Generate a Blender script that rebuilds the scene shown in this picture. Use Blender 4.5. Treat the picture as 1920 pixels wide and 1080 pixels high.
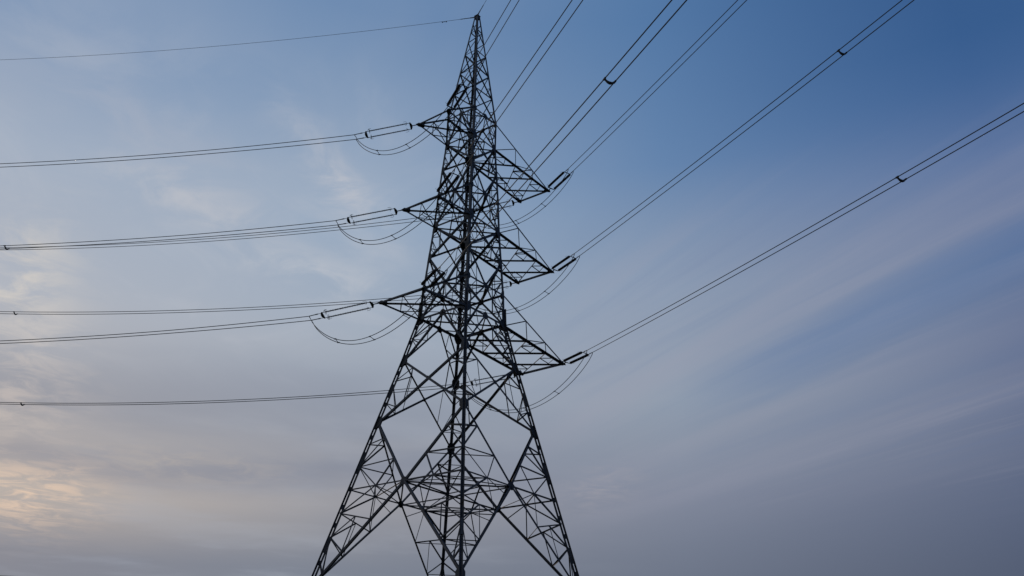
import bpy, bmesh, math, random
from math import sin, cos, radians, pi, sqrt, atan2
from mathutils import Vector, Matrix, noise

random.seed(7)
for o in list(bpy.data.objects):
    bpy.data.objects.remove(o)
scene = bpy.context.scene
COL = scene.collection

# ------------------------------------------------------------------ camera
CAM_POS = Vector((0.0, -66.61, 1.6))
PITCH, YAW, ROLL = 0.45995, 0.061148, 0.022548
fw = Vector((sin(YAW) * cos(PITCH), cos(YAW) * cos(PITCH), sin(PITCH)))
rt = Vector((cos(YAW), -sin(YAW), 0.0))
up = rt.cross(fw)
rt, up = cos(ROLL) * rt + sin(ROLL) * up, -sin(ROLL) * rt + cos(ROLL) * up
cam_data = bpy.data.cameras.new("camera")
cam = bpy.data.objects.new("camera", cam_data)
COL.objects.link(cam)
cam.matrix_world = Matrix(((rt.x, up.x, -fw.x, CAM_POS.x),
                           (rt.y, up.y, -fw.y, CAM_POS.y),
                           (rt.z, up.z, -fw.z, CAM_POS.z),
                           (0, 0, 0, 1)))
cam_data.sensor_width = 36.0
cam_data.lens = 36.0 * 1642.77 / 1920.0
cam_data.clip_end = 20000.0
scene.camera = cam
scene.render.resolution_x, scene.render.resolution_y = 1024, 576

# ------------------------------------------------------------------ world: dusk sky with a veil of high cloud
SUN_AZ = radians(-42.0)       # clockwise from +Y; the sun has just about set beyond the left edge
SUN_EL = radians(12.0)
SKY_STRENGTH = 0.138
world = bpy.data.worlds.new("World")
scene.world = world
world.use_nodes = True
NT = world.node_tree
NT.nodes.clear()


def nd(t, **kw):
    n = NT.nodes.new(t)
    for k, v in kw.items():
        setattr(n, k, v)
    return n


def lk(a, b):
    NT.links.new(a, b)


def mth(op, a, b=None, c=None, clamp=False):
    n = nd('ShaderNodeMath', operation=op, use_clamp=clamp)
    for i, v in enumerate((a, b, c)):
        if v is None:
            continue
        if isinstance(v, (int, float)):
            n.inputs[i].default_value = v
        else:
            lk(v, n.inputs[i])
    return n.outputs[0]


def mixc(f, a, b):
    n = nd('ShaderNodeMix', data_type='RGBA')
    for s, v in ((n.inputs[0], f), (n.inputs[6], a), (n.inputs[7], b)):
        if isinstance(v, (int, float)):
            s.default_value = v
        elif isinstance(v, tuple):
            s.default_value = (*v, 1)
        else:
            lk(v, s)
    return n.outputs[2]


def lin(c):
    return tuple((v / 255 / 12.92) if v / 255 <= 0.04045 else ((v / 255 + 0.055) / 1.055) ** 2.4 for v in c)


def ramp(fac, stops, interp='EASE'):
    n = nd('ShaderNodeValToRGB')
    r = n.color_ramp
    r.interpolation = interp
    while len(r.elements) < len(stops):
        r.elements.new(0.5)
    for e, (p, c) in zip(r.elements, stops):
        e.position = p
        e.color = (*c, 1)
    lk(fac, n.inputs[0])
    return n.outputs[0]


tc = nd('ShaderNodeTexCoord')
sx = nd('ShaderNodeSeparateXYZ')
lk(tc.outputs['Generated'], sx.inputs[0])
dx, dy, dz = sx.outputs
el = mth('ARCSINE', dz)                       # radians
az = mth('ARCTAN2', dx, dy)                   # 0 = +Y, positive to the right
sky = nd('ShaderNodeTexSky', sky_type='NISHITA', sun_disc=False)
sky.sun_elevation = SUN_EL
sky.sun_rotation = SUN_AZ
sky.altitude = 100.0
sky.air_density = 1.0
sky.dust_density = 0.2
sky.ozone_density = 6.0
skyc = nd('ShaderNodeVectorMath', operation='SCALE')
lk(sky.outputs[0], skyc.inputs[0])
skyc.inputs['Scale'].default_value = SKY_STRENGTH

# veil of thin high cloud: colour by elevation at four azimuths, brightest toward the set sun
VEIL = ((-32.0, ((8, (140, 133, 135)), (11.5, (208, 189, 168)), (16, (174, 168, 165)), (22, (180, 183, 190)), (30, (166, 177, 193)), (37.5, (132, 154, 184)))),
        (-8.0, ((8, (125, 128, 137)), (12, (151, 150, 154)), (15.5, (146, 150, 160)), (22.5, (165, 175, 188)), (31, (152, 171, 193)), (43, (108, 138, 176)))),
        (15.0, ((8, (109, 114, 129)), (13, (126, 132, 148)), (19, (147, 158, 172)), (26, (137, 156, 179)), (34, (103, 134, 173)), (43, (86, 122, 166)))),
        (37.0, ((8, (78, 85, 106)), (15, (91, 102, 129)), (20, (93, 107, 139)), (25, (90, 111, 147)), (31, (84, 112, 157)), (38, (60, 95, 143)))))
EL_MAX = radians(60.0)
eln = mth('DIVIDE', el, EL_MAX, clamp=True)


def smooth(x, a, b):
    n = nd('ShaderNodeMapRange', interpolation_type='SMOOTHSTEP')
    lk(x, n.inputs[0])
    n.inputs[1].default_value = a
    n.inputs[2].default_value = b
    return n.outputs[0]


cols = [ramp(eln, [(e / 60.0, lin(c)) for e, c in stops], 'B_SPLINE' if False else 'LINEAR') for a, stops in VEIL]
veil = cols[0]
for i in range(3):
    n = nd('ShaderNodeMapRange')
    lk(az, n.inputs[0])
    n.inputs[1].default_value = radians(VEIL[i][0])
    n.inputs[2].default_value = radians(VEIL[i + 1][0])
    veil = mixc(n.outputs[0], veil, cols[i + 1])
# the clear sky shows through where the veil thins out, high on the right
dens = mth('SUBTRACT', 0.95, mth('MULTIPLY', mth('MULTIPLY', smooth(az, radians(8), radians(42)), smooth(el, radians(24), radians(42))), 0.45))
sky_colour = mixc(dens, skyc.outputs[0], veil)


def vec(x, y, z=0.0):
    n = nd('ShaderNodeCombineXYZ')
    for s, v in zip(n.inputs, (x, y, z)):
        if isinstance(v, (int, float)):
            s.default_value = v
        else:
            lk(v, s)
    return n.outputs[0]


def fbm(v, scale, detail=5.0, rough=0.55, dist=0.0):
    n = nd('ShaderNodeTexNoise')
    lk(v, n.inputs['Vector'])
    n.inputs['Scale'].default_value = scale
    n.inputs['Detail'].default_value = detail
    n.inputs['Roughness'].default_value = rough
    n.inputs['Distortion'].default_value = dist
    return n.outputs['Fac']


inv = mth('DIVIDE', 1.0, mth('MAXIMUM', dz, 0.03))
px = mth('MULTIPLY', dx, inv)                  # position on a flat cloud deck
py = mth('MULTIPLY', dy, inv)
su = mth('ADD', mth('MULTIPLY', px, 0.40), mth('MULTIPLY', py, -0.917))
sv = mth('ADD', mth('MULTIPLY', px, 0.917), mth('MULTIPLY', py, 0.40))
# long cirrus streaks on the right: soft parallel bands on the cloud deck, their edges frayed by noise
fray = fbm(vec(mth('MULTIPLY', su, 0.55), mth('MULTIPLY', sv, 2.2), 2.3), 1.3, 5.0, 0.55, 0.4)
fine = fbm(vec(mth('MULTIPLY', su, 0.5), mth('MULTIPLY', sv, 3.2), 6.3), 2.2, 5.0, 0.55, 0.3)
svw = mth('ADD', mth('ADD', sv, mth('MULTIPLY', mth('SUBTRACT', fray, 0.5), 0.24)), mth('MULTIPLY', mth('SUBTRACT', fine, 0.5), 0.16))
svn = mth('DIVIDE', svw, 4.0, clamp=True)
g1 = lambda v: (v, v, v)
light = ramp(svn, [(p / 4.0, g1(v)) for p, v in ((.75, 0), (1.0, .30), (1.24, .62), (1.42, .45), (1.60, .95), (1.72, .45), (1.86, .0),
                                                  (2.02, .15), (2.15, .62), (2.30, .30), (2.46, .25), (2.68, .75), (2.85, .2), (3.2, .3), (3.6, .1))], 'B_SPLINE')
blue = ramp(svn, [(p / 4.0, g1(v)) for p, v in ((1.66, 0), (1.78, .7), (1.92, .9), (2.05, .25), (2.2, 0), (2.4, .3), (2.55, 0))], 'B_SPLINE')
zone = mth('MULTIPLY', smooth(az, radians(2), radians(11)), mth('MULTIPLY', smooth(el, radians(9), radians(14)), smooth(el, radians(36), radians(27))))
amp = mth('MULTIPLY', zone, mth('ADD', 0.62, mth('MULTIPLY', fine, 0.6)))
sky_colour = mixc(mth('MULTIPLY', mth('MULTIPLY', mth('MULTIPLY', blue, amp), smooth(az, radians(11), radians(24))), 0.55), sky_colour, lin((92, 121, 165)))
sky_colour = mixc(mth('MULTIPLY', mth('MULTIPLY', light, amp), 0.46), sky_colour, lin((157, 158, 174)))
# fine feathery filaments running with the streaks
fil = fbm(vec(mth('MULTIPLY', su, 0.42), mth('MULTIPLY', sv, 5.2), 3.7), 1.7, 6.0, 0.58, 0.55)
patch = smooth(fbm(vec(mth('MULTIPLY', su, 0.7), mth('MULTIPLY', sv, 1.1), 5.2), 1.0, 3.0, 0.5, 0.2), 0.38, 0.62)
fz = mth('MULTIPLY', mth('MULTIPLY', smooth(az, radians(0), radians(9)), mth('MULTIPLY', smooth(el, radians(10), radians(17)), smooth(el, radians(36), radians(25)))), patch)
sky_colour = mixc(mth('MULTIPLY', mth('MULTIPLY', smooth(fil, 0.44, 0.76), fz), 0.20), sky_colour, lin((160, 161, 176)))
sky_colour = mixc(mth('MULTIPLY', mth('MULTIPLY', smooth(fil, 0.52, 0.26), fz), 0.15), sky_colour, lin((88, 114, 158)))
# loose broken veil behind the left wires
lv_ = fbm(vec(mth('MULTIPLY', px, 1.0), mth('MULTIPLY', py, 0.8), 11.0), 2.6, 7.0, 0.6, 0.8)
lz = mth('MULTIPLY', smooth(az, radians(4), radians(-10)), mth('MULTIPLY', smooth(el, radians(17), radians(23)), smooth(el, radians(42), radians(33))))
sky_colour = mixc(mth('MULTIPLY', mth('MULTIPLY', smooth(lv_, 0.46, 0.72), lz), 0.36), sky_colour, lin((186, 191, 201)))
# low cloud bands on the left: grey-blue bars and paler gaps
wob = fbm(vec(mth('MULTIPLY', az, 3.0), mth('MULTIPLY', el, 11.0), 4.0), 1.25, 5.0, 0.55, 0.5)
elw = mth('ADD', mth('SUBTRACT', el, mth('MULTIPLY', az, 0.055)), mth('MULTIPLY', mth('SUBTRACT', wob, 0.5), 0.085))
eld = mth('DIVIDE', elw, radians(30.0), clamp=True)
dark = ramp(eld, [(p / 30.0, g1(v)) for p, v in ((6.5, .5), (9.0, .35), (10.8, 0), (12.8, .1), (14.4, 1.0), (15.4, .35), (16.6, .05), (17.8, .45), (19.0, .5), (20.5, .15), (22.5, 0))], 'B_SPLINE')
pale = ramp(eld, [(p / 30.0, g1(v)) for p, v in ((9.0, 0), (11.0, .40), (12.6, .65), (13.6, .15), (15.2, .1), (16.3, .6), (17.2, .1), (20.5, .1), (22.5, .3), (25, 0))], 'B_SPLINE')
zl = smooth(az, radians(10), radians(-10))
sky_colour = mixc(mth('MULTIPLY', mth('MULTIPLY', dark, zl), 0.62), sky_colour, lin((122, 129, 148)))
sky_colour = mixc(mth('MULTIPLY', mth('MULTIPLY', pale, zl), 0.42), sky_colour, lin((180, 174, 171)))
# broad unevenness of the veil
br = fbm(vec(px, py, 1.0), 1.1, 5.0, 0.55, 0.3)
sky_colour = mixc(mth('MULTIPLY', mth('MULTIPLY', smooth(br, 0.45, 0.75), smooth(az, radians(16), radians(-8))), 0.22), sky_colour, lin((174, 180, 192)))
TUFTS = ((-28.8, 22.6, 2.4, 3.6, -0.2, (214, 207, 198), .80), (-25.3, 11.0, 3.4, 1.7, 0.1, (234, 205, 180), .80),
         (-10.2, 32.4, 4.2, 1.3, -0.75, (194, 195, 202), 1.0), (-20.0, 29.5, 5.5, 1.5, -0.15, (188, 191, 199), .85),
         (-10.5, 26.3, 5.5, 1.2, -0.1, (190, 194, 202), .7), (9.6, 13.6, 2.2, 1.1, 0.3, (160, 158, 166), .6),
         (-26.5, 20.2, 2.2, 1.8, 0.2, (200, 197, 196), .6), (-17.0, 13.6, 5.0, .9, 0.0, (180, 172, 166), .6),
         (-27.5, 16.5, 3.6, 3.0, 0.1, (206, 194, 186), .55), (-24.0, 33.0, 6.0, 2.0, -0.3, (170, 177, 192), .45))
# small bright tufts
tf = fbm(vec(mth('MULTIPLY', px, 1.0), mth('MULTIPLY', py, 1.0), 7.0), 5.5, 7.0, 0.62, 0.6)
for a0, e0, ra, re, tilt, colr, amt in TUFTS:
    u_ = mth('MULTIPLY', mth('SUBTRACT', az, radians(a0)), cos(radians(e0)))
    v_ = mth('SUBTRACT', el, radians(e0))
    ct, s_ = cos(tilt), sin(tilt)
    uu = mth('DIVIDE', mth('ADD', mth('MULTIPLY', u_, ct), mth('MULTIPLY', v_, s_)), radians(ra))
    vv = mth('DIVIDE', mth('SUBTRACT', mth('MULTIPLY', v_, ct), mth('MULTIPLY', u_, s_)), radians(re))
    r2 = mth('ADD', mth('MULTIPLY', uu, uu), mth('MULTIPLY', vv, vv))
    gs = mth('POWER', 2.718, mth('MULTIPLY', r2, -1.0))
    f = mth('MULTIPLY', mth('MULTIPLY', gs, smooth(tf, 0.38, 0.68)), amt)
    sky_colour = mixc(f, sky_colour, lin(colr))
bg = nd('ShaderNodeBackground')
bg.inputs['Strength'].default_value = 1.0
lk(sky_colour, bg.inputs[0])
wo = nd('ShaderNodeOutputWorld')
lk(bg.outputs[0], wo.inputs[0])

sun_data = bpy.data.lights.new("sun", 'SUN')
sun_data.energy = 0.5
sun_data.angle = radians(4.0)
sun_data.color = (1.0, 0.78, 0.58)
sun = bpy.data.objects.new("sun", sun_data)
COL.objects.link(sun)
sdir = Vector((sin(SUN_AZ) * cos(SUN_EL), cos(SUN_AZ) * cos(SUN_EL), sin(SUN_EL)))
sun.rotation_euler = (-sdir).to_track_quat('-Z', 'Y').to_euler()
sun.location = (-60, 30, 80)

scene.view_settings.view_transform = 'Standard'
scene.view_settings.look = 'None'
scene.view_settings.gamma = 1.0
scene.view_settings.use_curve_mapping = False
scene.view_settings.exposure = 0.0


# ------------------------------------------------------------------ materials
def material(name, base, var, rough, metal=0.0, scale=3.0, stain=None):
    m = bpy.data.materials.new(name)
    m.use_nodes = True
    t = m.node_tree
    b = t.nodes['Principled BSDF']
    tcn = t.nodes.new('ShaderNodeTexCoord')
    n = t.nodes.new('ShaderNodeTexNoise')
    n.inputs['Scale'].default_value = scale
    n.inputs['Detail'].default_value = 6.0
    t.links.new(tcn.outputs['Object'], n.inputs['Vector'])
    r = t.nodes.new('ShaderNodeValToRGB')
    r.color_ramp.elements[0].position = 0.3
    r.color_ramp.elements[1].position = 0.7
    r.color_ramp.elements[0].color = (*base, 1)
    r.color_ramp.elements[1].color = (*var, 1)
    t.links.new(n.outputs['Fac'], r.inputs[0])
    out = r.outputs[0]
    if stain:
        n2 = t.nodes.new('ShaderNodeTexNoise')
        n2.inputs['Scale'].default_value = 0.6
        n2.inputs['Detail'].default_value = 4.0
        t.links.new(tcn.outputs['Object'], n2.inputs['Vector'])
        r2 = t.nodes.new('ShaderNodeValToRGB')
        r2.color_ramp.elements[0].position = 0.58
        r2.color_ramp.elements[1].position = 0.72
        t.links.new(n2.outputs['Fac'], r2.inputs[0])
        mx = t.nodes.new('ShaderNodeMix')
        mx.data_type = 'RGBA'
        t.links.new(r2.outputs[0], mx.inputs[0])
        t.links.new(out, mx.inputs[6])
        mx.inputs[7].default_value = (*stain, 1)
        out = mx.outputs[2]
    t.links.new(out, b.inputs['Base Color'])
    b.inputs['Roughness'].default_value = rough
    b.inputs['Metallic'].default_value = metal
    b.inputs['Specular IOR Level'].default_value = 0.35
    return m


STEEL = material('weathered_steel', (0.013, 0.015, 0.020), (0.044, 0.049, 0.060), 0.55, 0.0, 2.5, (0.026, 0.019, 0.014))
PLATE = material('gusset_steel', (0.014, 0.015, 0.019), (0.030, 0.032, 0.036), 0.6, 0.0, 4.0, (0.028, 0.020, 0.014))
WIRE = material('aluminium_strand', (0.018, 0.021, 0.028), (0.03, 0.033, 0.04), 0.5, 0.0, 8.0)
DISC = material('glazed_porcelain', (0.020, 0.014, 0.012), (0.035, 0.022, 0.018), 0.3, 0.0, 6.0)
SILI = material('grey_silicone', (0.022, 0.026, 0.034), (0.035, 0.04, 0.048), 0.5, 0.0, 6.0)
FITT = material('galvanised_fitting', (0.018, 0.02, 0.025), (0.035, 0.037, 0.042), 0.5, 0.0, 5.0)
CONC = material('concrete', (0.30, 0.29, 0.27), (0.38, 0.37, 0.35), 0.9, 0.0, 3.0)
GRASS = material('dry_grass', (0.045, 0.060, 0.022), (0.10, 0.095, 0.045), 0.95, 0.0, 0.35, (0.12, 0.09, 0.06))


# ------------------------------------------------------------------ helpers
def link(name, bm, mat, parent=None, smooth=False):
    me = bpy.data.meshes.new(name)
    bm.normal_update()
    bm.to_mesh(me)
    bm.free()
    me.materials.append(mat)
    if smooth:
        for p in me.polygons:
            p.use_smooth = True
    o = bpy.data.objects.new(name, me)
    COL.objects.link(o)
    if parent is not None:
        o.parent = parent
        o.matrix_parent_inverse = parent_inverse(parent)
    return o


def parent_inverse(p):
    m = Matrix.Translation(p.location)
    q_ = p.parent
    while q_ is not None:
        q_ = q_.parent
    return m.inverted() if p.type == 'EMPTY' else Matrix.Identity(4)


def empty(name, loc, label, cat, group=None):
    o = bpy.data.objects.new(name, None)
    o.empty_display_size = 0.5
    o.location = loc
    COL.objects.link(o)
    tag(o, label, cat, group)
    return o


def tag(o, label, cat, group=None):
    o['label'] = label
    o['category'] = cat
    if group:
        o['group'] = group


def frame_of(p, q_, n):
    x = (q_ - p).normalized()
    n2 = n - x * n.dot(x)
    if n2.length < 1e-4:
        n2 = Vector((0, 0, 1)) - x * x.z
        if n2.length < 1e-4:
            n2 = Vector((1, 0, 0))
    n2.normalize()
    return x, n2, x.cross(n2)


def prism(bm, ring0, ring1, caps=True):
    a = [bm.verts.new(v) for v in ring0]
    b = [bm.verts.new(v) for v in ring1]
    k = len(a)
    for i in range(k):
        bm.faces.new((a[i], a[(i + 1) % k], b[(i + 1) % k], b[i]))
    if caps:
        bm.faces.new(list(reversed(a)))
        bm.faces.new(b)


GAIN = 1.25


def angle(bm, p, q_, n, size, th=None, off=0.0):
    """steel angle from p to q: one flange across the face (normal n), the other turned inward"""
    p, q_ = Vector(p), Vector(q_)
    if (q_ - p).length < 0.02:
        return
    size *= GAIN
    th = th or max(0.012, size * 0.11)
    x, nn, m = frame_of(p, q_, n)
    s = size
    prof = [(-s / 2, 0), (s / 2, 0), (s / 2, -th), (-s / 2 + th, -th), (-s / 2 + th, -s * 0.9), (-s / 2, -s * 0.9)]
    o = nn * off
    prism(bm, [p + m * a + nn * b + o for a, b in prof], [q_ + m * a + nn * b + o for a, b in prof])


def bar(bm, p, q_, w, h, n=Vector((0, 0, 1))):
    p, q_ = Vector(p), Vector(q_)
    x, nn, m = frame_of(p, q_, n)
    c = [(-w / 2, -h / 2), (w / 2, -h / 2), (w / 2, h / 2), (-w / 2, h / 2)]
    prism(bm, [p + m * a + nn * b for a, b in c], [q_ + m * a + nn * b for a, b in c])


def tube(bm, pts, r, sides=6):
    pts = [Vector(v) for v in pts]
    rings = []
    nn = Vector((0, 0, 1))
    for i, v in enumerate(pts):
        d = (pts[min(i + 1, len(pts) - 1)] - pts[max(i - 1, 0)]).normalized()
        n2 = nn - d * nn.dot(d)
        if n2.length < 1e-3:
            n2 = Vector((1, 0, 0)) - d * d.x
        n2.normalize()
        nn = n2
        m = d.cross(n2)
        rr = r[i] if isinstance(r, (list, tuple)) else r
        rings.append([bm.verts.new(v + (n2 * cos(2 * pi * k / sides) + m * sin(2 * pi * k / sides)) * rr)
                      for k in range(sides)])
    for a, b in zip(rings, rings[1:]):
        for k in range(sides):
            bm.faces.new((a[k], a[(k + 1) % sides], b[(k + 1) % sides], b[k]))
    bm.faces.new(list(reversed(rings[0])))
    bm.faces.new(rings[-1])


def plate(bm, pts, n, th=0.02, off=0.0):
    n = n.normalized()
    prism(bm, [Vector(v) + n * (off - th / 2) for v in pts], [Vector(v) + n * (off + th / 2) for v in pts])


# ------------------------------------------------------------------ ground (outside the frame, but the tower stands on it)
def ground_z(x, y):
    t = min(1, max(0, (y + 60.0) / 50.0))
    z = 8.4 * t * t * (3 - 2 * t)
    return z + 0.12 * noise.noise(Vector((x * 0.15, y * 0.15, 3.1)))


bm = bmesh.new()
def axis(lim):
    v, s = [], 0.0
    step = 2.0
    while s < lim:
        v.append(s)
        s += step
        if s > 60:
            step *= 1.22
    v.append(lim)
    return [-k for k in reversed(v[1:])] + v
xs = axis(6000.0)
ys = [v - 30.0 for v in axis(6000.0)]
grid = [[bm.verts.new((x, y, ground_z(x, y))) for x in xs] for y in ys]
for j in range(len(ys) - 1):
    for i in range(len(xs) - 1):
        bm.faces.new((grid[j][i], grid[j][i + 1], grid[j + 1][i + 1], grid[j + 1][i]))
g = link('ground', bm, GRASS, None, True)
g['kind'] = 'structure'

# ------------------------------------------------------------------ the tower
ROT = 0.853905
CR, SR = cos(ROT), sin(ROT)


def tw(a, b, z):                       # tower frame: a along the crossarms, b along the line
    return Vector((a * CR + b * SR, a * SR - b * CR, z))


AX_A, AX_B = tw(1, 0, 0), tw(0, 1, 0)
ZL = dict(K=9.83, X=16.9, D=22.2, C=27.46, B=31.24, Bt=34.02, m=37.0, E=40.1, Et=43.21, n=46.0, G=48.85, Gt=51.72)
WL = [(9.83, 7.013), (22.2, 4.368), (27.46, 3.242), (31.24, 2.5), (34.02, 2.405), (40.1, 2.036), (43.21, 1.916),
      (48.85, 1.609), (51.72, 1.60), (64.7, 0.16)]
ZTOP = 64.7


def w_at(z):
    if z < WL[0][0]:
        return WL[0][1] + (WL[0][0] - z) * 0.2138
    for (z0, w0), (z1, w1) in zip(WL, WL[1:]):
        if z <= z1:
            return w0 + (w1 - w0) * (z - z0) / (z1 - z0)
    return WL[-1][1]


SG = {'L': (-1, -1), 'N': (-1, 1), 'R': (1, 1), 'F': (1, -1)}


def leg(k, z):
    w = w_at(z)
    return tw(SG[k][0] * w, SG[k][1] * w, z)


FACES = {('L', 'N'): -AX_A, ('N', 'R'): AX_B, ('R', 'F'): AX_A, ('F', 'L'): -AX_B}


def lerp(a, b, t):
    return a + (b - a) * t


TOWER = empty('transmission_tower', (0, 0, 8.4),
              'tall dark steel lattice tower with six crossarms rising against the dusk sky', 'transmission tower')

# legs: single angle high up, paired angles with battens and a slit of light lower down
LEG_OBJ = {}
for k in 'LNRF':
    bm = bmesh.new()
    sa, sb = SG[k]
    diag = (AX_A * sa + AX_B * sb).normalized()
    side = diag.cross(Vector((0, 0, 1)))
    ZS = ZL['B'] + 1.5

    def lsec(z0, z1, s, th, heel, sign):
        # angle whose flanges run from the heel toward the two faces; sign +1 opens inward
        ring = []
        for z in (z0, z1):
            c = leg(k, z) + diag * heel
            u1, u2 = -AX_A * sa * sign, -AX_B * sb * sign
            ring.append([c, c + u1 * s, c + u1 * s + u2 * th, c + u1 * th + u2 * th, c + u1 * th + u2 * s, c + u2 * s])
        prism(bm, ring[0], ring[1])
    zf = ground_z(*leg(k, 8.4).xy) - 0.3
    segs = [zf, ZL['K'], ZL['D'], ZL['C'], ZL['B'], ZS]
    for z0, z1 in zip(segs, segs[1:]):
        lsec(z0, z1, 0.175, 0.022, -0.03, 1)
        lsec(z0, z1, 0.175, 0.022, 0.03, -1)
    # battens between the two angles
    z = zf + 0.6
    while z < ZS - 0.2:
        c = leg(k, z)
        c2 = leg(k, z + 0.34)
        bar(bm, c, c2, 0.10, 0.085, diag)
        z += 1.35
    for zc in (ZL['D'] - 3.2, ZL['C'] - 2.6, ZL['K'] + 3.0):          # leg splices
        bar(bm, leg(k, zc - 0.55), leg(k, zc + 0.55), 0.13, 0.30, diag)
    for z0, z1, s in ((ZL['B'], ZL['Bt'], .225), (ZL['Bt'], ZL['E'], .215), (ZL['E'], ZL['Et'], .21), (ZL['Et'], ZL['G'], .2),
                      (ZL['G'], ZL['Gt'], .185), (ZL['Gt'], 58.0, .165), (58.0, ZTOP, .14)):
        lsec(z0, z1, s, 0.02, 0.045, 1)
    # step bolts up the leg
    if k == 'N':
        z = 9.5
        i = 0
        while z < 50:
            c = leg(k, z) + diag * 0.05
            d = side if i % 2 else -side
            bar(bm, c, c + d * 0.17, 0.018, 0.018)
            z += 0.45
            i += 1
    LEG_OBJ[k] = link('leg', bm, STEEL, TOWER)
    c = leg(k, zf)
    bm = bmesh.new()
    r0, r1, h = 0.75, 0.45, 0.75
    base = Vector((c.x, c.y, zf - 0.15))
    prism(bm, [base + AX_A * i * r0 + AX_B * j * r0 for i, j in ((-1, -1), (1, -1), (1, 1), (-1, 1))],
          [base + AX_A * i * r1 + AX_B * j * r1 + Vector((0, 0, h)) for i, j in ((-1, -1), (1, -1), (1, 1), (-1, 1))])
    link('footing', bm, CONC, LEG_OBJ[k])

# gusset plates: one bent plate wrapped round the leg at each joint
GUS = [('K', .5, .45), ('D', .58, .46), ('C', .58, .46), ('B', .6, .56), ('Bt', .42, .38), ('m', .52, .40), ('E', .6, .56),
       ('Et', .36, .32), ('n', .44, .36), ('G', .56, .52), ('Gt', .36, .32)]
NEIGH = {'L': ('N', 'F'), 'N': ('L', 'R'), 'R': ('N', 'F'), 'F': ('R', 'L')}
for k in 'LNRF':
    for lv, hh, ww in GUS:
        c = leg(k, ZL[lv])
        dn = (leg(k, ZL[lv] - 1) - c).normalized()
        us = [(leg(o, ZL[lv]) - c).normalized() for o in NEIGH[k]]
        out = -(us[0] + us[1]).normalized()
        bm = bmesh.new()
        prof = []                                   # outline in (across, along), shared spine at across = 0
        rings = []
        for th in (0.03, 0.055):
            o = c + out * th
            spine = [bm.verts.new(o + dn * t) for t in (-hh, -.16, .16, hh)]
            wing = []
            for u in us:
                wing.append([bm.verts.new(o + dn * a + u * b) for a, b in ((-hh * .8, ww * .55), (-.16, ww), (.16, ww), (hh * .8, ww * .55))])
            rings.append((spine, wing))
        for (spine, wing), flip in ((rings[0], True), (rings[1], False)):
            for w_ in wing:
                for a in range(3):
                    f = (spine[a], spine[a + 1], w_[a + 1], w_[a])
                    bm.faces.new(f)
        (s0, w0), (s1, w1) = rings
        for a0, a1 in zip(w0, w1):
            path0, path1 = [s0[0]] + a0 + [s0[3]], [s1[0]] + a1 + [s1[3]]
            for a in range(5):
                bm.faces.new((path0[a], path0[a + 1], path1[a + 1], path1[a]))
        bmesh.ops.recalc_face_normals(bm, faces=bm.faces)
        link('gusset_plate', bm, PLATE, LEG_OBJ[k])


def attach(name, bm, mat, parent):
    """a mesh given in world coordinates under a parent whose own world matrix is the identity"""
    me = bpy.data.meshes.new(name)
    bm.normal_update()
    bm.to_mesh(me)
    bm.free()
    me.materials.append(mat)
    o = bpy.data.objects.new(name, me)
    COL.objects.link(o)
    o.parent = parent
    return o


class Panel:
    """one face of one body section: light redundants in one lattice, each main member a mesh of its own under it"""

    def __init__(self):
        self.bms = []
        self.subs = []
        self.side()

    def side(self):
        self.bm = bmesh.new()
        self.bms.append(self.bm)
        return self.bm

    def main(self, name, segs, nrm, size, off=0.0):
        b = bmesh.new()
        for p, q_ in segs:
            angle(b, p, q_, nrm, size, off=off)
        self.subs.append((name, b, STEEL))

    def plate(self, make):
        b = bmesh.new()
        make(b)
        self.subs.append(('gusset_plate', b, PLATE))

    def done(self, name='bracing_lattice'):
        o = bpy.data.objects.new('bracing_panel', None)
        COL.objects.link(o)
        o.parent = TOWER
        o.matrix_parent_inverse = parent_inverse(TOWER)
        for b in self.bms:
            if len(b.verts):
                attach(name, b, STEEL, o)
        for n, b, m in self.subs:
            attach(n, b, m, o)
        return o


# bracing of each body section, one mesh per face
def x_red(bm, A, B, X, nrm, s2, s3, far=True):
    """redundant members in the triangle leg-top A, leg-foot B, crossing X"""
    U, V, V2 = lerp(A, X, .40), lerp(B, X, .36), lerp(B, X, .52)
    sA, sA2, sB = lerp(A, B, .34), lerp(A, B, .41), lerp(A, B, .69)
    angle(bm, sA, U, nrm, s2, off=-.015)
    angle(bm, sA2, V, nrm, s3, off=-.015)
    angle(bm, sB, V, nrm, s2, off=-.015)
    if far:
        angle(bm, U, V2, nrm, s3, off=-.015)
    return U, V


def x_panel(pn, k1, k2, z0, z1, nrm, s1, s2, s3):
    A1, A2, B1, B2 = leg(k1, z0), leg(k2, z0), leg(k1, z1), leg(k2, z1)
    t = w_at(z0) / (w_at(z0) + w_at(z1))
    X = lerp(A1, B2, t)
    pn.main('diagonal_brace', [(A1, B2)], nrm, s1)
    pn.main('diagonal_brace', [(A2, B1)], nrm, s1, -.03)
    r1 = x_red(pn.bm, A1, B1, X, nrm, s2, s3)
    r2 = x_red(pn.side(), A2, B2, X, nrm, s2, s3)
    u = (A2 - A1).normalized()
    pn.plate(lambda b: plate(b, [X + UPV * .2, X + u * .15, X - UPV * .2, X - u * .15], nrm, .02, -.015))
    return r1, r2


UPV = Vector((0, 0, 1))


def k_mid(bm, M, nrm, u, h=.27, w=.30):
    up_ = Vector((0, 0, 1))
    plate(bm, [M + up_ * h * .9 - u * .1, M + up_ * h * .9 + u * .1, M + u * w + up_ * .08, M + u * w - up_ * .08,
               M - up_ * h + u * .12, M - up_ * h - u * .12, M - u * w - up_ * .08, M - u * w + up_ * .08], nrm, .022, -.02)


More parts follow.
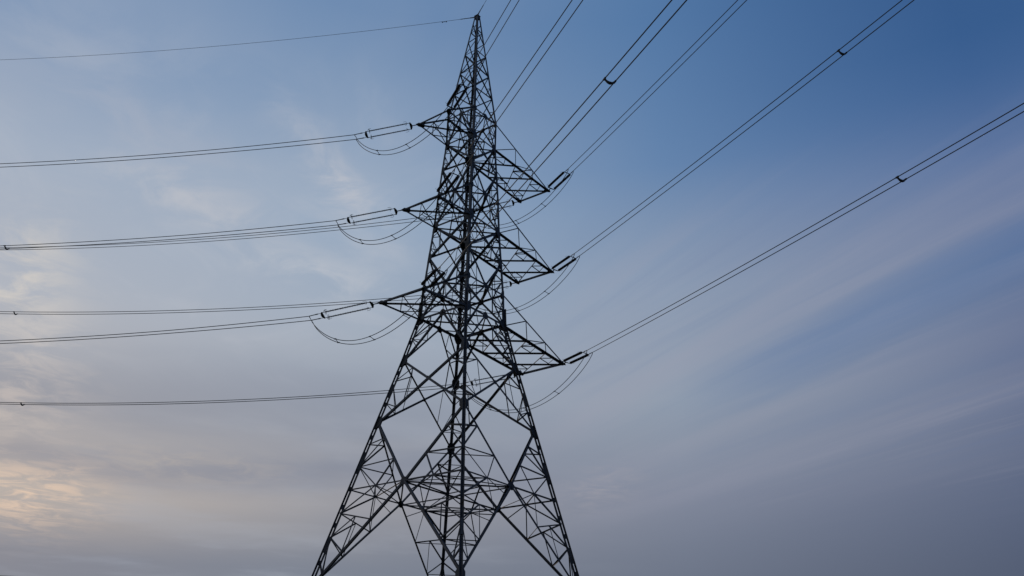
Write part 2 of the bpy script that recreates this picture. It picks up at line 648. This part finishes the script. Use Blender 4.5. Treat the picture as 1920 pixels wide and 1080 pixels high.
TIES = {}
for (k1, k2), nrm in FACES.items():
    u = (leg(k2, 30) - leg(k1, 30)).normalized()
    # --- base section: big cross between D and K
    pn = Panel()
    bm = pn.bm
    D1, D2, K1, K2 = leg(k1, ZL['D']), leg(k2, ZL['D']), leg(k1, ZL['K']), leg(k2, ZL['K'])
    Xb = (leg(k1, ZL['X']) + leg(k2, ZL['X'])) / 2
    for a, b, o in ((D1, K2, 0), (D2, K1, -.04)):
        pn.main('diagonal_brace', [(a, Xb), (Xb, b)], nrm, .14, o)
    pn.plate(lambda b: k_mid(b, Xb, nrm, u, .3, .3))
    for ka, kb in ((k1, k2), (k2, k1)):
        bm = pn.side()
        dz = (ZL['D'] - ZL['X']) / 3
        qq = [leg(ka, ZL['D'] - dz * i) for i in range(8)]
        Da, Ka = leg(ka, ZL['D']), leg(ka, ZL['K'])
        d1, d2 = lerp(Da, Xb, .28), lerp(Da, Xb, .64)
        h1 = lerp(qq[3], Xb, .49)
        pn.main('horizontal_brace', [(qq[3], Xb)], nrm, .085)
        angle(bm, qq[1], d1, nrm, .075)
        angle(bm, qq[2], d1, nrm, .085)
        angle(bm, qq[2], d2, nrm, .075)
        angle(bm, qq[2], h1, nrm, .06)
        angle(bm, d2, h1, nrm, .08)
        angle(bm, qq[4], h1, nrm, .09)
        # below the belt
        g1, g2, g3 = lerp(Xb, Ka, .36), lerp(Xb, Ka, .66), lerp(Xb, Ka, .87)
        k1m = lerp(qq[4], g1, .52)
        angle(bm, qq[4], g1, nrm, .08)
        angle(bm, h1, g1, nrm, .05)
        angle(bm, qq[5], k1m, nrm, .075)
        angle(bm, qq[5], g2, nrm, .08)
        angle(bm, k1m, g2, nrm, .05)
        angle(bm, qq[5], g3, nrm, .06)
        angle(bm, qq[6], g3, nrm, .08)
        angle(bm, h1, lerp(Xb, Ka, .12), nrm, .05)
        TIES.setdefault(ka, []).append((d1, d2, h1, g1, g2, g3))
    pn.done()
    # --- cross section D-C
    pn = Panel()
    r1, r2 = x_panel(pn, k1, k2, ZL['C'], ZL['D'], nrm, .14, .07, .05)
    TIES.setdefault(k1, []).append(r1)
    TIES.setdefault(k2, []).append(r2)
    pn.done()
    # --- K section B-C
    pn = Panel()
    bm = pn.bm
    b1, b2, c1, c2 = leg(k1, ZL['B']), leg(k2, ZL['B']), leg(k1, ZL['C']), leg(k2, ZL['C'])
    M = (b1 + b2) / 2
    pn.main('horizontal_brace', [(b1, b2)], nrm, .145)
    for ba, ca in ((b1, c1), (b2, c2)):
        bm = pn.side()
        pn.main('diagonal_brace', [(M, ca)], nrm, .12, -.03)
        s, h = lerp(ba, ca, .48), lerp(ba, M, .5)
        e1, e2 = lerp(M, ca, .36), lerp(M, ca, .62)
        angle(bm, s, h, nrm, .075)
        angle(bm, s, e2, nrm, .075)
        angle(bm, h, e1, nrm, .055)
        angle(bm, s, e1, nrm, .05)
    pn.plate(lambda b: k_mid(b, M, nrm, u, .32, .36))
    pn.done()
    # --- arm-depth sections and the panels between the arm levels
    for bot, top, cut, nextbot, s1, s2 in (('B', 'Bt', 'm', 'E', .138, .062), ('E', 'Et', 'n', 'G', .128, .058), ('G', 'Gt', None, None, .112, .05)):
        pn = Panel()
        bm = pn.bm
        b1, b2, t1, t2 = leg(k1, ZL[bot]), leg(k2, ZL[bot]), leg(k1, ZL[top]), leg(k2, ZL[top])
        M = (t1 + t2) / 2
        pn.main('horizontal_brace', [(t1, t2)], nrm, s1 * .9)
        if bot != 'B':
            pn.main('horizontal_brace', [(b1, b2)], nrm, s1 * 1.05)
        for ta, ba in ((t1, b1), (t2, b2)):
            bm = pn.side()
            pn.main('diagonal_brace', [(M, ba)], nrm, s1 * .85, -.03)
            s, d, h = lerp(ta, ba, .52), lerp(M, ba, .5), lerp(ta, M, .5)
            angle(bm, s, d, nrm, s2)
            angle(bm, h, d, nrm, s2)
            angle(bm, h, s, nrm, s2 * .8)
            angle(bm, lerp(ta, ba, .06), lerp(M, ba, .72), nrm, s2 * .8)
        pn.plate(lambda b: k_mid(b, M, nrm, u))
        pn.done()
        if cut:
            pn = Panel()
            x_panel(pn, k1, k2, ZL[nextbot], ZL[cut], nrm, s1, s2, s2 * .75)
            pn.done()
            pn = Panel()
            for ka in (k1, k2):
                pn.side()
                a, tt = leg(ka, ZL[cut]), leg(ka, ZL[top])
                pn.main('diagonal_brace', [(a, M)], nrm, s1 * 1.05, -.03)
                s, d, h = lerp(a, tt, .55), lerp(a, M, .45), lerp(tt, M, .5)
                angle(pn.bm, s, d, nrm, s2)
                angle(pn.bm, s, h, nrm, s2)
                angle(pn.bm, d, h, nrm, s2 * .8)
            pn.done()
    # --- the peak above the top arms
    pn = Panel()
    bm = pn.bm
    zz = [ZL['Gt'], 54.6, 57.2, 59.6, 61.2, 62.5, 63.6]
    for i, (z0, z1) in enumerate(zip(zz, zz[1:])):
        s = .085 if i < 3 else .065
        a1, a2, c1, c2 = leg(k1, z0), leg(k2, z0), leg(k1, z1), leg(k2, z1)
        if i < 3:
            t = w_at(z0) / (w_at(z0) + w_at(z1))
            angle(bm, a1, c2, nrm, s)
            angle(bm, a2, c1, nrm, s, off=-.025)
            Xp = lerp(a1, c2, t)
            if i < 2:
                angle(bm, lerp(a1, c1, .5), lerp(a1, Xp, .55), nrm, .045)
                angle(bm, lerp(a2, c2, .5), lerp(a2, Xp, .55), nrm, .045)
        elif i % 2:
            angle(bm, a1, c2, nrm, s)
        else:
            angle(bm, a2, c1, nrm, s)
        if i in (1, 2, 4):
            angle(bm, c1, c2, nrm, .06)
    pn.done('peak_lattice')

# plan bracing across the body
def plan(pairs, s):
    bm = bmesh.new()
    for i, (a, b) in enumerate(pairs):
        angle(bm, a, b, Vector((0, 0, 1)), s, off=-.04 - .012 * (i % 3))
    return link('plan_lattice', bm, STEEL, TOWER)


def mids(z):
    return {f: (leg(f[0], z) + leg(f[1], z)) / 2 for f in FACES}


FL = list(FACES)
for lv, s, cross in (('B', .085, True), ('Bt', .095, False), ('E', .08, True), ('Et', .085, False), ('G', .07, True), ('Gt', .065, False)):
    mm = mids(ZL[lv])
    pr = [(mm[FL[i]], mm[FL[(i + 1) % 4]]) for i in range(4)]
    if cross:
        pr += [(leg('L', ZL[lv]), leg('R', ZL[lv])), (leg('N', ZL[lv]), leg('F', ZL[lv]))]
    plan(pr, s)
mm = mids(ZL['X'])
pr = [(mm[FL[i]], mm[FL[(i + 1) % 4]]) for i in range(4)]
pr += [(mm[FL[0]], mm[FL[2]]), (mm[FL[1]], mm[FL[3]])]
plan(pr, .085)
for k in 'LNRF':
    T = TIES[k]
    base = [t for t in T if len(t) == 6]
    xs_ = [t for t in T if len(t) == 2]
    pr = [(base[0][i], base[1][i]) for i in (0, 1, 2, 3, 4, 5)] + [(xs_[0][0], xs_[1][0]), (xs_[0][1], xs_[1][1])]
    pr += [(base[0][2], mm[FL[0]] if False else base[1][2])]
    for f in FACES:                                   # hip members from the belt midpoints to the leg
        if k in f:
            i = 0 if (base[0][2] - mm[f]).length < (base[1][2] - mm[f]).length else 1
            pr.insert(0, (base[1 - i][2], mm[f]))
    for a, b in pr[:-1]:
        bm = bmesh.new()
        angle(bm, a, b, Vector((0, 0, 1)), .05)
        link('hip_tie', bm, STEEL, LEG_OBJ[k])

# peak cap
bm = bmesh.new()
c = Vector((0, 0, ZTOP))
pts = lambda z, r: [tw(i * r, j * r, z) for i, j in ((-1, -1), (1, -1), (1, 1), (-1, 1))]
prism(bm, pts(ZTOP - .35, .2), pts(ZTOP + .02, .17))
prism(bm, pts(ZTOP + .03, .24), pts(ZTOP + .07, .24))
E_L = Vector((0, 0, ZTOP + .0)) + Vector((-.35, .08, -.05))
E_R = Vector((0, 0, ZTOP + .0)) + Vector((.12, -.3, .22))
bar(bm, Vector((0, 0, ZTOP - .05)), E_L, .08, .14)
bar(bm, Vector((0, 0, ZTOP + .05)), E_R, .08, .14)
link('peak_cap', bm, PLATE, TOWER)

# ------------------------------------------------------------------ crossarms
TIP = {'L1G': (-4.724, -2.773, 49.035), 'L1E': (-5.327, -3.181, 39.887), 'L1B': (-6.452, -3.983, 30.827),
       'L2G': (-2.102, -5.059, 49.035), 'L2E': (-2.423, -5.712, 39.887), 'L2B': (-3.065, -6.936, 30.827),
       'R1G': (7.847, 6.344, 48.746), 'R1E': (8.218, 6.366, 39.756), 'R1B': (9.346, 7.158, 30.824),
       'R2G': (5.213, 8.64, 48.746), 'R2E': (5.184, 9.011, 39.756), 'R2B': (5.815, 10.236, 30.824)}
TIP = {k: Vector(v) for k, v in TIP.items()}
UPV = Vector((0, 0, 1))


def medial(bm, P, Q, X, s):
    c, p, q_ = lerp(P, Q, .5), lerp(P, X, .5), lerp(Q, X, .5)
    angle(bm, p, c, UPV, s, off=.02)
    angle(bm, c, q_, UPV, s, off=.02)
    angle(bm, p, q_, UPV, s, off=.02)


for lv in 'GEB':
    sc = {'G': .9, 'E': 1.0, 'B': 1.08}[lv]
    zb, zt = ZL[lv], ZL[lv + 't']
    # far arm, reaching right: three bays
    ka, kb, T1, T2 = 'R', 'F', TIP['R1' + lv], TIP['R2' + lv]
    Rb, Fb, Rt, Ft = leg('R', zb), leg('F', zb), leg('R', zt), leg('F', zt)
    arm = bpy.data.objects.new('crossarm', None)
    COL.objects.link(arm)
    arm.parent = TOWER
    arm.matrix_parent_inverse = parent_inverse(TOWER)
    arm['label'] = 'long three bay crossarm on the right side of the tower, ' + {'G': 'topmost of three', 'E': 'middle of three', 'B': 'lowest of three'}[lv]

    def apart(name, bm, mat):
        o = bpy.data.objects.new(name, None)
        me = bpy.data.meshes.new(name)
        bm.normal_update()
        bm.to_mesh(me)
        bm.free()
        me.materials.append(mat)
        o = bpy.data.objects.new(name, me)
        COL.objects.link(o)
        o.parent = arm
        return o
    sideN = (T1 - Rb).cross(UPV).normalized()
    for P, Q, s in ((Rb, T1, .15), (Fb, T2, .14), (Rt, T1, .105), (Ft, T2, .105)):
        bm = bmesh.new()
        angle(bm, P, Q, UPV if P in (Rb, Fb) else sideN, s * sc)
        apart('chord', bm, STEEL)
    bm = bmesh.new()
    bar(bm, T1, T2, .13 * sc, .16 * sc, UPV)
    apart('end_beam', bm, STEEL)
    fr = (0, .365, .69, 1.0)
    near = [lerp(Rb, T1, f) for f in fr]
    far = [lerp(Fb, T2, f) for f in fr]
    bm = bmesh.new()
    Xs = []
    for i in range(3):
        # crossing of near[i]-far[i+1] and far[i]-near[i+1]
        wa, wb = (near[i] - far[i]).length, (near[i + 1] - far[i + 1]).length
        X = lerp(near[i], far[i + 1], wa / (wa + wb))
        Xs.append(X)
        angle(bm, near[i], far[i + 1], UPV, .075 * sc, off=-.01)
        angle(bm, far[i], near[i + 1], UPV, .105 * sc, off=-.03)
        medial(bm, near[i], near[i + 1], X, .05)
        medial(bm, far[i], far[i + 1], X, .05)
    apart('plan_lattice', bm, STEEL)
    for (bot, T, top) in ((near, T1, Rt), (far, T2, Ft)):
        bm = bmesh.new()
        t1, t2 = lerp(top, T, .36), lerp(top, T, .68)
        angle(bm, t1, bot[1], sideN, .07 * sc)
        angle(bm, t2, bot[2], sideN, .06 * sc)
        angle(bm, bot[0], t1, sideN, .07 * sc)
        angle(bm, bot[1], t2, sideN, .065 * sc)
        angle(bm, t2, lerp(bot[1], Xs[1], .45), sideN, .05)
        apart('side_lattice', bm, STEEL)
    for T in (T1, T2):
        bm = bmesh.new()
        d = (T - (Rb + Fb) / 2).normalized()
        m = d.cross(UPV).normalized()
        plate(bm, [T + d * .3, T + m * .22, T - d * .45 + m * .18, T - d * .45 - m * .18, T - m * .22], UPV, .03, -.06)
        plate(bm, [T + d * .22, T + UPV * .2 - d * .1, T - d * .5 + UPV * .22, T - d * .5 - UPV * .1, T - UPV * .12], m, .03)
        apart('tip_plate', bm, PLATE)
    # near arm, reaching left: one short bay
    T1, T2 = TIP['L1' + lv], TIP['L2' + lv]
    Lb, Nb, Lt, Nt = leg('L', zb), leg('N', zb), leg('L', zt), leg('N', zt)
    arm = bpy.data.objects.new('crossarm', None)
    COL.objects.link(arm)
    arm.parent = TOWER
    arm.matrix_parent_inverse = parent_inverse(TOWER)
    arm['label'] = 'short single bay crossarm on the left side of the tower, ' + {'G': 'topmost of three', 'E': 'middle of three', 'B': 'lowest of three'}[lv]
    sideN = (T1 - Lb).cross(UPV).normalized()
    for P, Q, s in ((Lb, T1, .13), (Nb, T2, .14), (Lt, T1, .125), (Nt, T2, .12)):
        bm = bmesh.new()
        angle(bm, P, Q, UPV if P in (Lb, Nb) else sideN, s * sc)
        apart('chord', bm, STEEL)
    bm = bmesh.new()
    bar(bm, T1, T2, .10 * sc, .13 * sc, UPV)
    apart('end_beam', bm, STEEL)
    wa, wb = (Lb - Nb).length, (T1 - T2).length
    X = lerp(Lb, T2, wa / (wa + wb))
    bm = bmesh.new()
    angle(bm, T1, Nb, UPV, .10 * sc)
    angle(bm, T2, Lb, UPV, .10 * sc, off=-.03)
    medial(bm, T1, Lb, X, .05)
    medial(bm, T2, Nb, X, .05)
    medial(bm, Nb, Lb, X, .05)
    apart('plan_lattice', bm, STEEL)
    bm = bmesh.new()
    for bot, T, top in ((Lb, T1, Lt), (Nb, T2, Nt)):
        angle(bm, lerp(top, T, .5), lerp(bot, T, .5), sideN, .05)
        angle(bm, bot, lerp(top, T, .5), sideN, .05)
    apart('side_lattice', bm, STEEL)
    for T in (T1, T2):
        bm = bmesh.new()
        d = (T - (Lb + Nb) / 2).normalized()
        m = d.cross(UPV).normalized()
        plate(bm, [T + d * .28, T + m * .2, T - d * .5 + m * .2, T - d * .5 - m * .2, T - m * .2], UPV, .03, -.05)
        plate(bm, [T + d * .2, T + UPV * .2, T - d * .55 + UPV * .25, T - d * .55 - UPV * .1, T - UPV * .12], m, .03)
        apart('tip_plate', bm, PLATE)

# ------------------------------------------------------------------ tension strings, conductors, jumpers
LINE = {'L': dict(c=.001263, st=-.1666, ls=5.80), 'R': dict(c=.000446, st=-.1325, ls=5.15)}
WIRES = {'L1G': (-.0672, 2.9457), 'L1E': (-.0681, 2.9475), 'L1B': (-.0489, 2.8802), 'R2G': (-.0701, 2.9004),
         'R2E': (-.0689, 2.9522), 'R2B': (-.0711, 2.9363), 'L2G': (-.1036, -1.2716), 'L2E': (-.0996, -1.2656),
         'L2B': (-.0926, -1.2525), 'R1G': (-.1107, -1.2514), 'R1E': (-.1023, -1.2301), 'R1B': (-.1035, -1.239)}
LEVEL = {'G': 'topmost', 'E': 'middle', 'B': 'lowest'}
CORNER = {'L1': ('outer',), 'L2': ('inner',), 'R1': ('outer',), 'R2': ('inner',)}
SIDE = {'L1': 'left', 'L2': 'left', 'R1': 'right', 'R2': 'right'}
ENDS = {}


def shed_profile(l, slim):
    prof = []
    if slim:
        n, rc, rs = 34, .036, .082
    else:
        n, rc, rs = 25, .060, .120
    st = l / n
    for i in range(n):
        s = i * st
        if slim:
            prof += [(s, rc), (s + st * .30, rc), (s + st * .52, rs if i % 2 else rs * .85), (s + st * .62, rs if i % 2 else rs * .85), (s + st * .70, rc)]
        else:
            prof += [(s, rc), (s + st * .22, rc * 1.15), (s + st * .42, rs * .8), (s + st * .66, rs), (s + st * .74, rs * .96), (s + st * .80, rc)]
    prof.append((l, rc))
    return prof


def lathe(bm, p, q_, prof, sides=10):
    p, q_ = Vector(p), Vector(q_)
    x, n2, m = frame_of(p, q_, UPV)
    rings = [[bm.verts.new(p + x * s + (n2 * cos(2 * pi * k / sides) + m * sin(2 * pi * k / sides)) * r) for k in range(sides)]
             for s, r in prof]
    for a, b in zip(rings, rings[1:]):
        for k in range(sides):
            bm.faces.new((a[k], a[(k + 1) % sides], b[(k + 1) % sides], b[k]))
    bm.faces.new(list(reversed(rings[0])))
    bm.faces.new(rings[-1])


def child(name, bm, mat, parent, smooth=False):
    return link(name, bm, mat, parent, smooth)


def yoke(bm, c, d, v, half, depth, th=.05):
    n = d.cross(v).normalized()
    depth *= 1.0
    plate(bm, [c + v * (half + .05) + d * .05, c + v * (half + .05) - d * .05, c + v * .12 - d * depth, c - v * .12 - d * depth,
               c - v * (half + .05) - d * .05, c - v * (half + .05) + d * .05], n, th)


def string_set(key):
    armk, lv = key[:2], key[2]
    side = 'L' if armk in ('L1', 'R2') else 'R'
    P = LINE[side]
    s1, phi = WIRES[key]
    d = Vector((cos(phi), sin(phi), P['st'])).normalized()
    T = TIP[key]
    h = Vector((-sin(phi), cos(phi), 0))
    if side == 'R':
        h = -h
    h = -h                                          # toward the camera / outward on either line
    tilt = .22 if side == 'L' else .18
    v = (h - UPV * tilt).normalized()
    slim = side == 'L'
    root = empty('insulator_string', T, '%s insulator pair %s the %s tip of the %s %s crossarm' % (
        'slim grey' if slim else 'thick dark', 'pulling left from' if slim else 'slanting up right from',
        *CORNER[armk], LEVEL[lv], SIDE[armk]), 'insulator', 'insulator strings on the crossarm tips')
    L = P['ls'] * sqrt(1 + P['st'] ** 2)
    a0, a1 = (.75, L - 1.15) if slim else (.60, L - .85)                           # yoke positions along the string
    half = .345 if slim else .315
    gap = .28 if slim else .16
    bm = bmesh.new()
    bar(bm, T, T + d * .22, .07, .05, v)
    bar(bm, T + d * .18, T + d * .42, .05, .07, v)
    bar(bm, T + d * .38, T + d * (a0 - .12), .07, .045, v)
    child('link_shackle', bm, FITT, root)
    bm = bmesh.new()
    yoke(bm, T + d * a0, d, v, half, .17 if slim else .10, .05 if slim else .03)
    child('yoke_plate', bm, FITT, root)
    bm = bmesh.new()
    yoke(bm, T + d * a1, -d, v, half, .17 if slim else .06, .05 if slim else .03)
    child('yoke_plate', bm, FITT, root)
    for sgn in (1, -1):
        o = v * half * sgn
        bm = bmesh.new()
        lathe(bm, T + d * (a0 + gap) + o, T + d * (a1 - gap) + o, shed_profile(a1 - a0 - 2 * gap, slim), 10)
        rod = child('insulator_rod', bm, SILI if slim else DISC, root, False)
        bm = bmesh.new()
        tube(bm, [T + d * (a0 + .02) + o, T + d * (a0 + .32) + o], .028, 6)
        attach('end_fitting', bm, FITT, rod)
        bm = bmesh.new()
        tube(bm, [T + d * (a1 - .28) + o, T + d * (a1 - .02) + o], .028, 6)
        attach('end_fitting', bm, FITT, rod)
        # arcing horns, one pair of rods at each end
        nrm = d.cross(v).normalized()
        for s, dr in ((a0 + .24, 1), (a1 - .2, -1)):
            c = T + d * s + o
            bm = bmesh.new()
            tube(bm, [c, c + v * sgn * .16 + nrm * .02, c + v * sgn * .25 + d * dr * .1, c + v * sgn * .24 + d * dr * .3], .013 if slim else .009, 5)
            if dr < 0 and not slim:
                tube(bm, [c, c - v * sgn * .16 - d * .16], .012, 5)
            elif dr < 0:
                ring = [c + (v * cos(t) + nrm * sin(t)) * .2 + d * -.12 for t in [2 * pi * i / 14 for i in range(15)]]
                tube(bm, [c + v * sgn * .2 - d * .12, c + v * sgn * .16 + nrm * .02], .012, 5)
                tube(bm, ring, .014, 5)
            else:
                tube(bm, [c, c - v * sgn * .2 + d * .18], .013, 5)
            child('arcing_horn', bm, FITT, root)
    # dead-end clamps, one per conductor
    E = T + d * L
    hh = .268
    ends = []
    for sgn in (1, -1):
        a = T + d * (a1 + .06) + v * half * .86 * sgn
        b = E + v * hh * sgn
        bm = bmesh.new()
        tube(bm, [a, lerp(a, b, .3)], .022, 6)
        tube(bm, [lerp(a, b, .25), lerp(a, b, .42), lerp(a, b, .46), lerp(a, b, .9), b], [.045, .045, .036, .034, .026], 8)
        dn = (d * -.10 - UPV * .22)
        tube(bm, [lerp(a, b, .86), lerp(a, b, .9) - UPV * .1, lerp(a, b, .9) + dn], .03, 6)
        child('dead_end_clamp', bm, FITT, root)
        ends.append((b, lerp(a, b, .9) + dn))
    ENDS[key] = (E, v, hh, ends, d, phi, side)
    return root


for key in WIRES:
    string_set(key)

R_WIRE = .028


def spacer(parent, A, B, drop):
    bm = bmesh.new()
    ax = (B - A).normalized()
    along = ax.cross(UPV).normalized()
    n = 9
    pts = []
    for i in range(n):
        t = i / (n - 1)
        pts.append(lerp(A, B, t) - UPV * drop * 4 * t * (1 - t))
    rad = [.05 if 0 < i < n - 1 else .06 for i in range(n)]
    if drop > .05:
        rad = [.055, .05, .06, .07, .075, .07, .06, .05, .055]
    tube(bm, pts, [r * (1 if drop > .05 else .45) for r in rad], 8)
    for P in (A, B):
        tube(bm, [P - along * .09, P + along * .09], .05 if drop > .05 else .042, 8)
    return link('spacer', bm, FITT, parent)


SPACER_S = {'R1E': 32.6, 'R1B': 34.3, 'L2B': 24.5, 'L1E': 29.7, 'R2E': 46.2, 'R2B': 44.6}
for key, (s1, phi) in WIRES.items():
    E, v, hh, ends, d, _, side = ENDS[key]
    armk, lv = key[:2], key[2]
    c = LINE[side]['c']
    smax = 95.0 if side == 'L' else 120.0
    root = empty('conductor_bundle', E,
                 'twin conductor running %s from the %s tip of the %s %s crossarm' % (
                     'left' if side == 'L' else 'up right', *CORNER[armk], LEVEL[lv], SIDE[armk]),
                 'power line', 'twin conductors strung from the tower')
    h0 = Vector((-sin(phi), cos(phi), 0))
    if h0.dot(v) < 0:
        h0 = -h0

    def wp(s, sgn):
        t = min(1.0, s / 12.0)
        vv = (v * (1 - t) + h0 * t).normalized()
        return E + Vector((cos(phi) * s, sin(phi) * s, s1 * s + c * s * s)) + vv * hh * sgn
    for sgn in (1, -1):
        bm = bmesh.new()
        n = 90
        tube(bm, [wp(smax * i / n, sgn) for i in range(n + 1)], R_WIRE * (1.15 if side == 'L' else 1.0), 6)
        link('wire', bm, WIRE, root, True)
    if key in SPACER_S:
        s = SPACER_S[key]
        spacer(root, wp(s, 1), wp(s, -1), .16)
    s = SPACER_S.get(key, 20.0) + 46
    spacer(root, wp(s, 1), wp(s, -1), .16)

# jumper loops joining the two dead ends of each phase
JSAG = {'LG': 3.6, 'LE': 3.5, 'LB': 3.4, 'RG': 3.2, 'RE': 3.4, 'RB': 3.6}
for armn, ka, kb in (('L', 'L1', 'L2'), ('R', 'R2', 'R1')):
    for lv in 'GEB':
        ea, eb = ENDS[ka + lv][3], ENDS[kb + lv][3]
        sag = JSAG[armn + lv]
        A0, B0 = (ea[0][1] + ea[1][1]) / 2, (eb[0][1] + eb[1][1]) / 2
        root = empty('jumper_loop', (A0 + B0) / 2 - UPV * sag,
                     'twin jumper cable sagging beneath the %s %s crossarm' % (LEVEL[lv], 'left' if armn == 'L' else 'right'),
                     'power line', 'jumper loops slung under the crossarms')

        # pair the ends so that the two cables do not cross
        pa = [e[1] for e in ea]
        pb = [e[1] for e in eb]
        hd = Vector((B0.x - A0.x, B0.y - A0.y, 0)).normalized().cross(UPV)
        pa.sort(key=lambda p: p.dot(hd))
        pb.sort(key=lambda p: p.dot(hd))

        def jp(t, i):
            base = lerp(pa[i], pb[i], t)
            k = (4 * t * (1 - t))
            return base - UPV * sag * (k ** .85)
        for i in (0, 1):
            bm = bmesh.new()
            n = 48
            tube(bm, [jp(j / n, i) for j in range(n + 1)], R_WIRE, 6)
            link('wire', bm, WIRE, root, True)
        for t in (.24, .52, .76):
            spacer(root, jp(t, 0), jp(t, 1), 0.0)

# earth wires from the peak
for key, P0, s1, phi, c, lab, smax in (
        ('L', E_L, -.0492, 2.9161, .00113, 'thin earth wire running off to the left from the tower peak', 95.0),
        ('R', E_R, -.10, -1.2517, .0004, 'thin earth wire running up out of view from the tower peak', 110.0)):
    root = empty('earth_wire', P0, lab, 'power line', 'earth wires from the peak')
    wpt = lambda s: P0 + Vector((cos(phi) * s, sin(phi) * s, s1 * s + c * s * s))
    bm = bmesh.new()
    n = 90
    tube(bm, [wpt(smax * i / n) for i in range(n + 1)], .017, 6)
    link('wire', bm, WIRE, root, True)
    bm = bmesh.new()
    tube(bm, [wpt(0), wpt(.35), wpt(.4), wpt(1.3), wpt(1.4)], [.05, .05, .035, .035, .02], 8)
    link('dead_end_clamp', bm, FITT, root)
    bm = bmesh.new()
    s = 3.0
    cc = wpt(s) - UPV * .09
    dd = (wpt(s + 1) - wpt(s)).normalized()
    tube(bm, [wpt(s), cc], .02, 6)
    tube(bm, [cc - dd * .22, cc + dd * .22], .012, 6)
    for sg in (1, -1):
        tube(bm, [cc + dd * .14 * sg, cc + dd * .26 * sg], .04, 8)
    link('vibration_damper', bm, FITT, root)
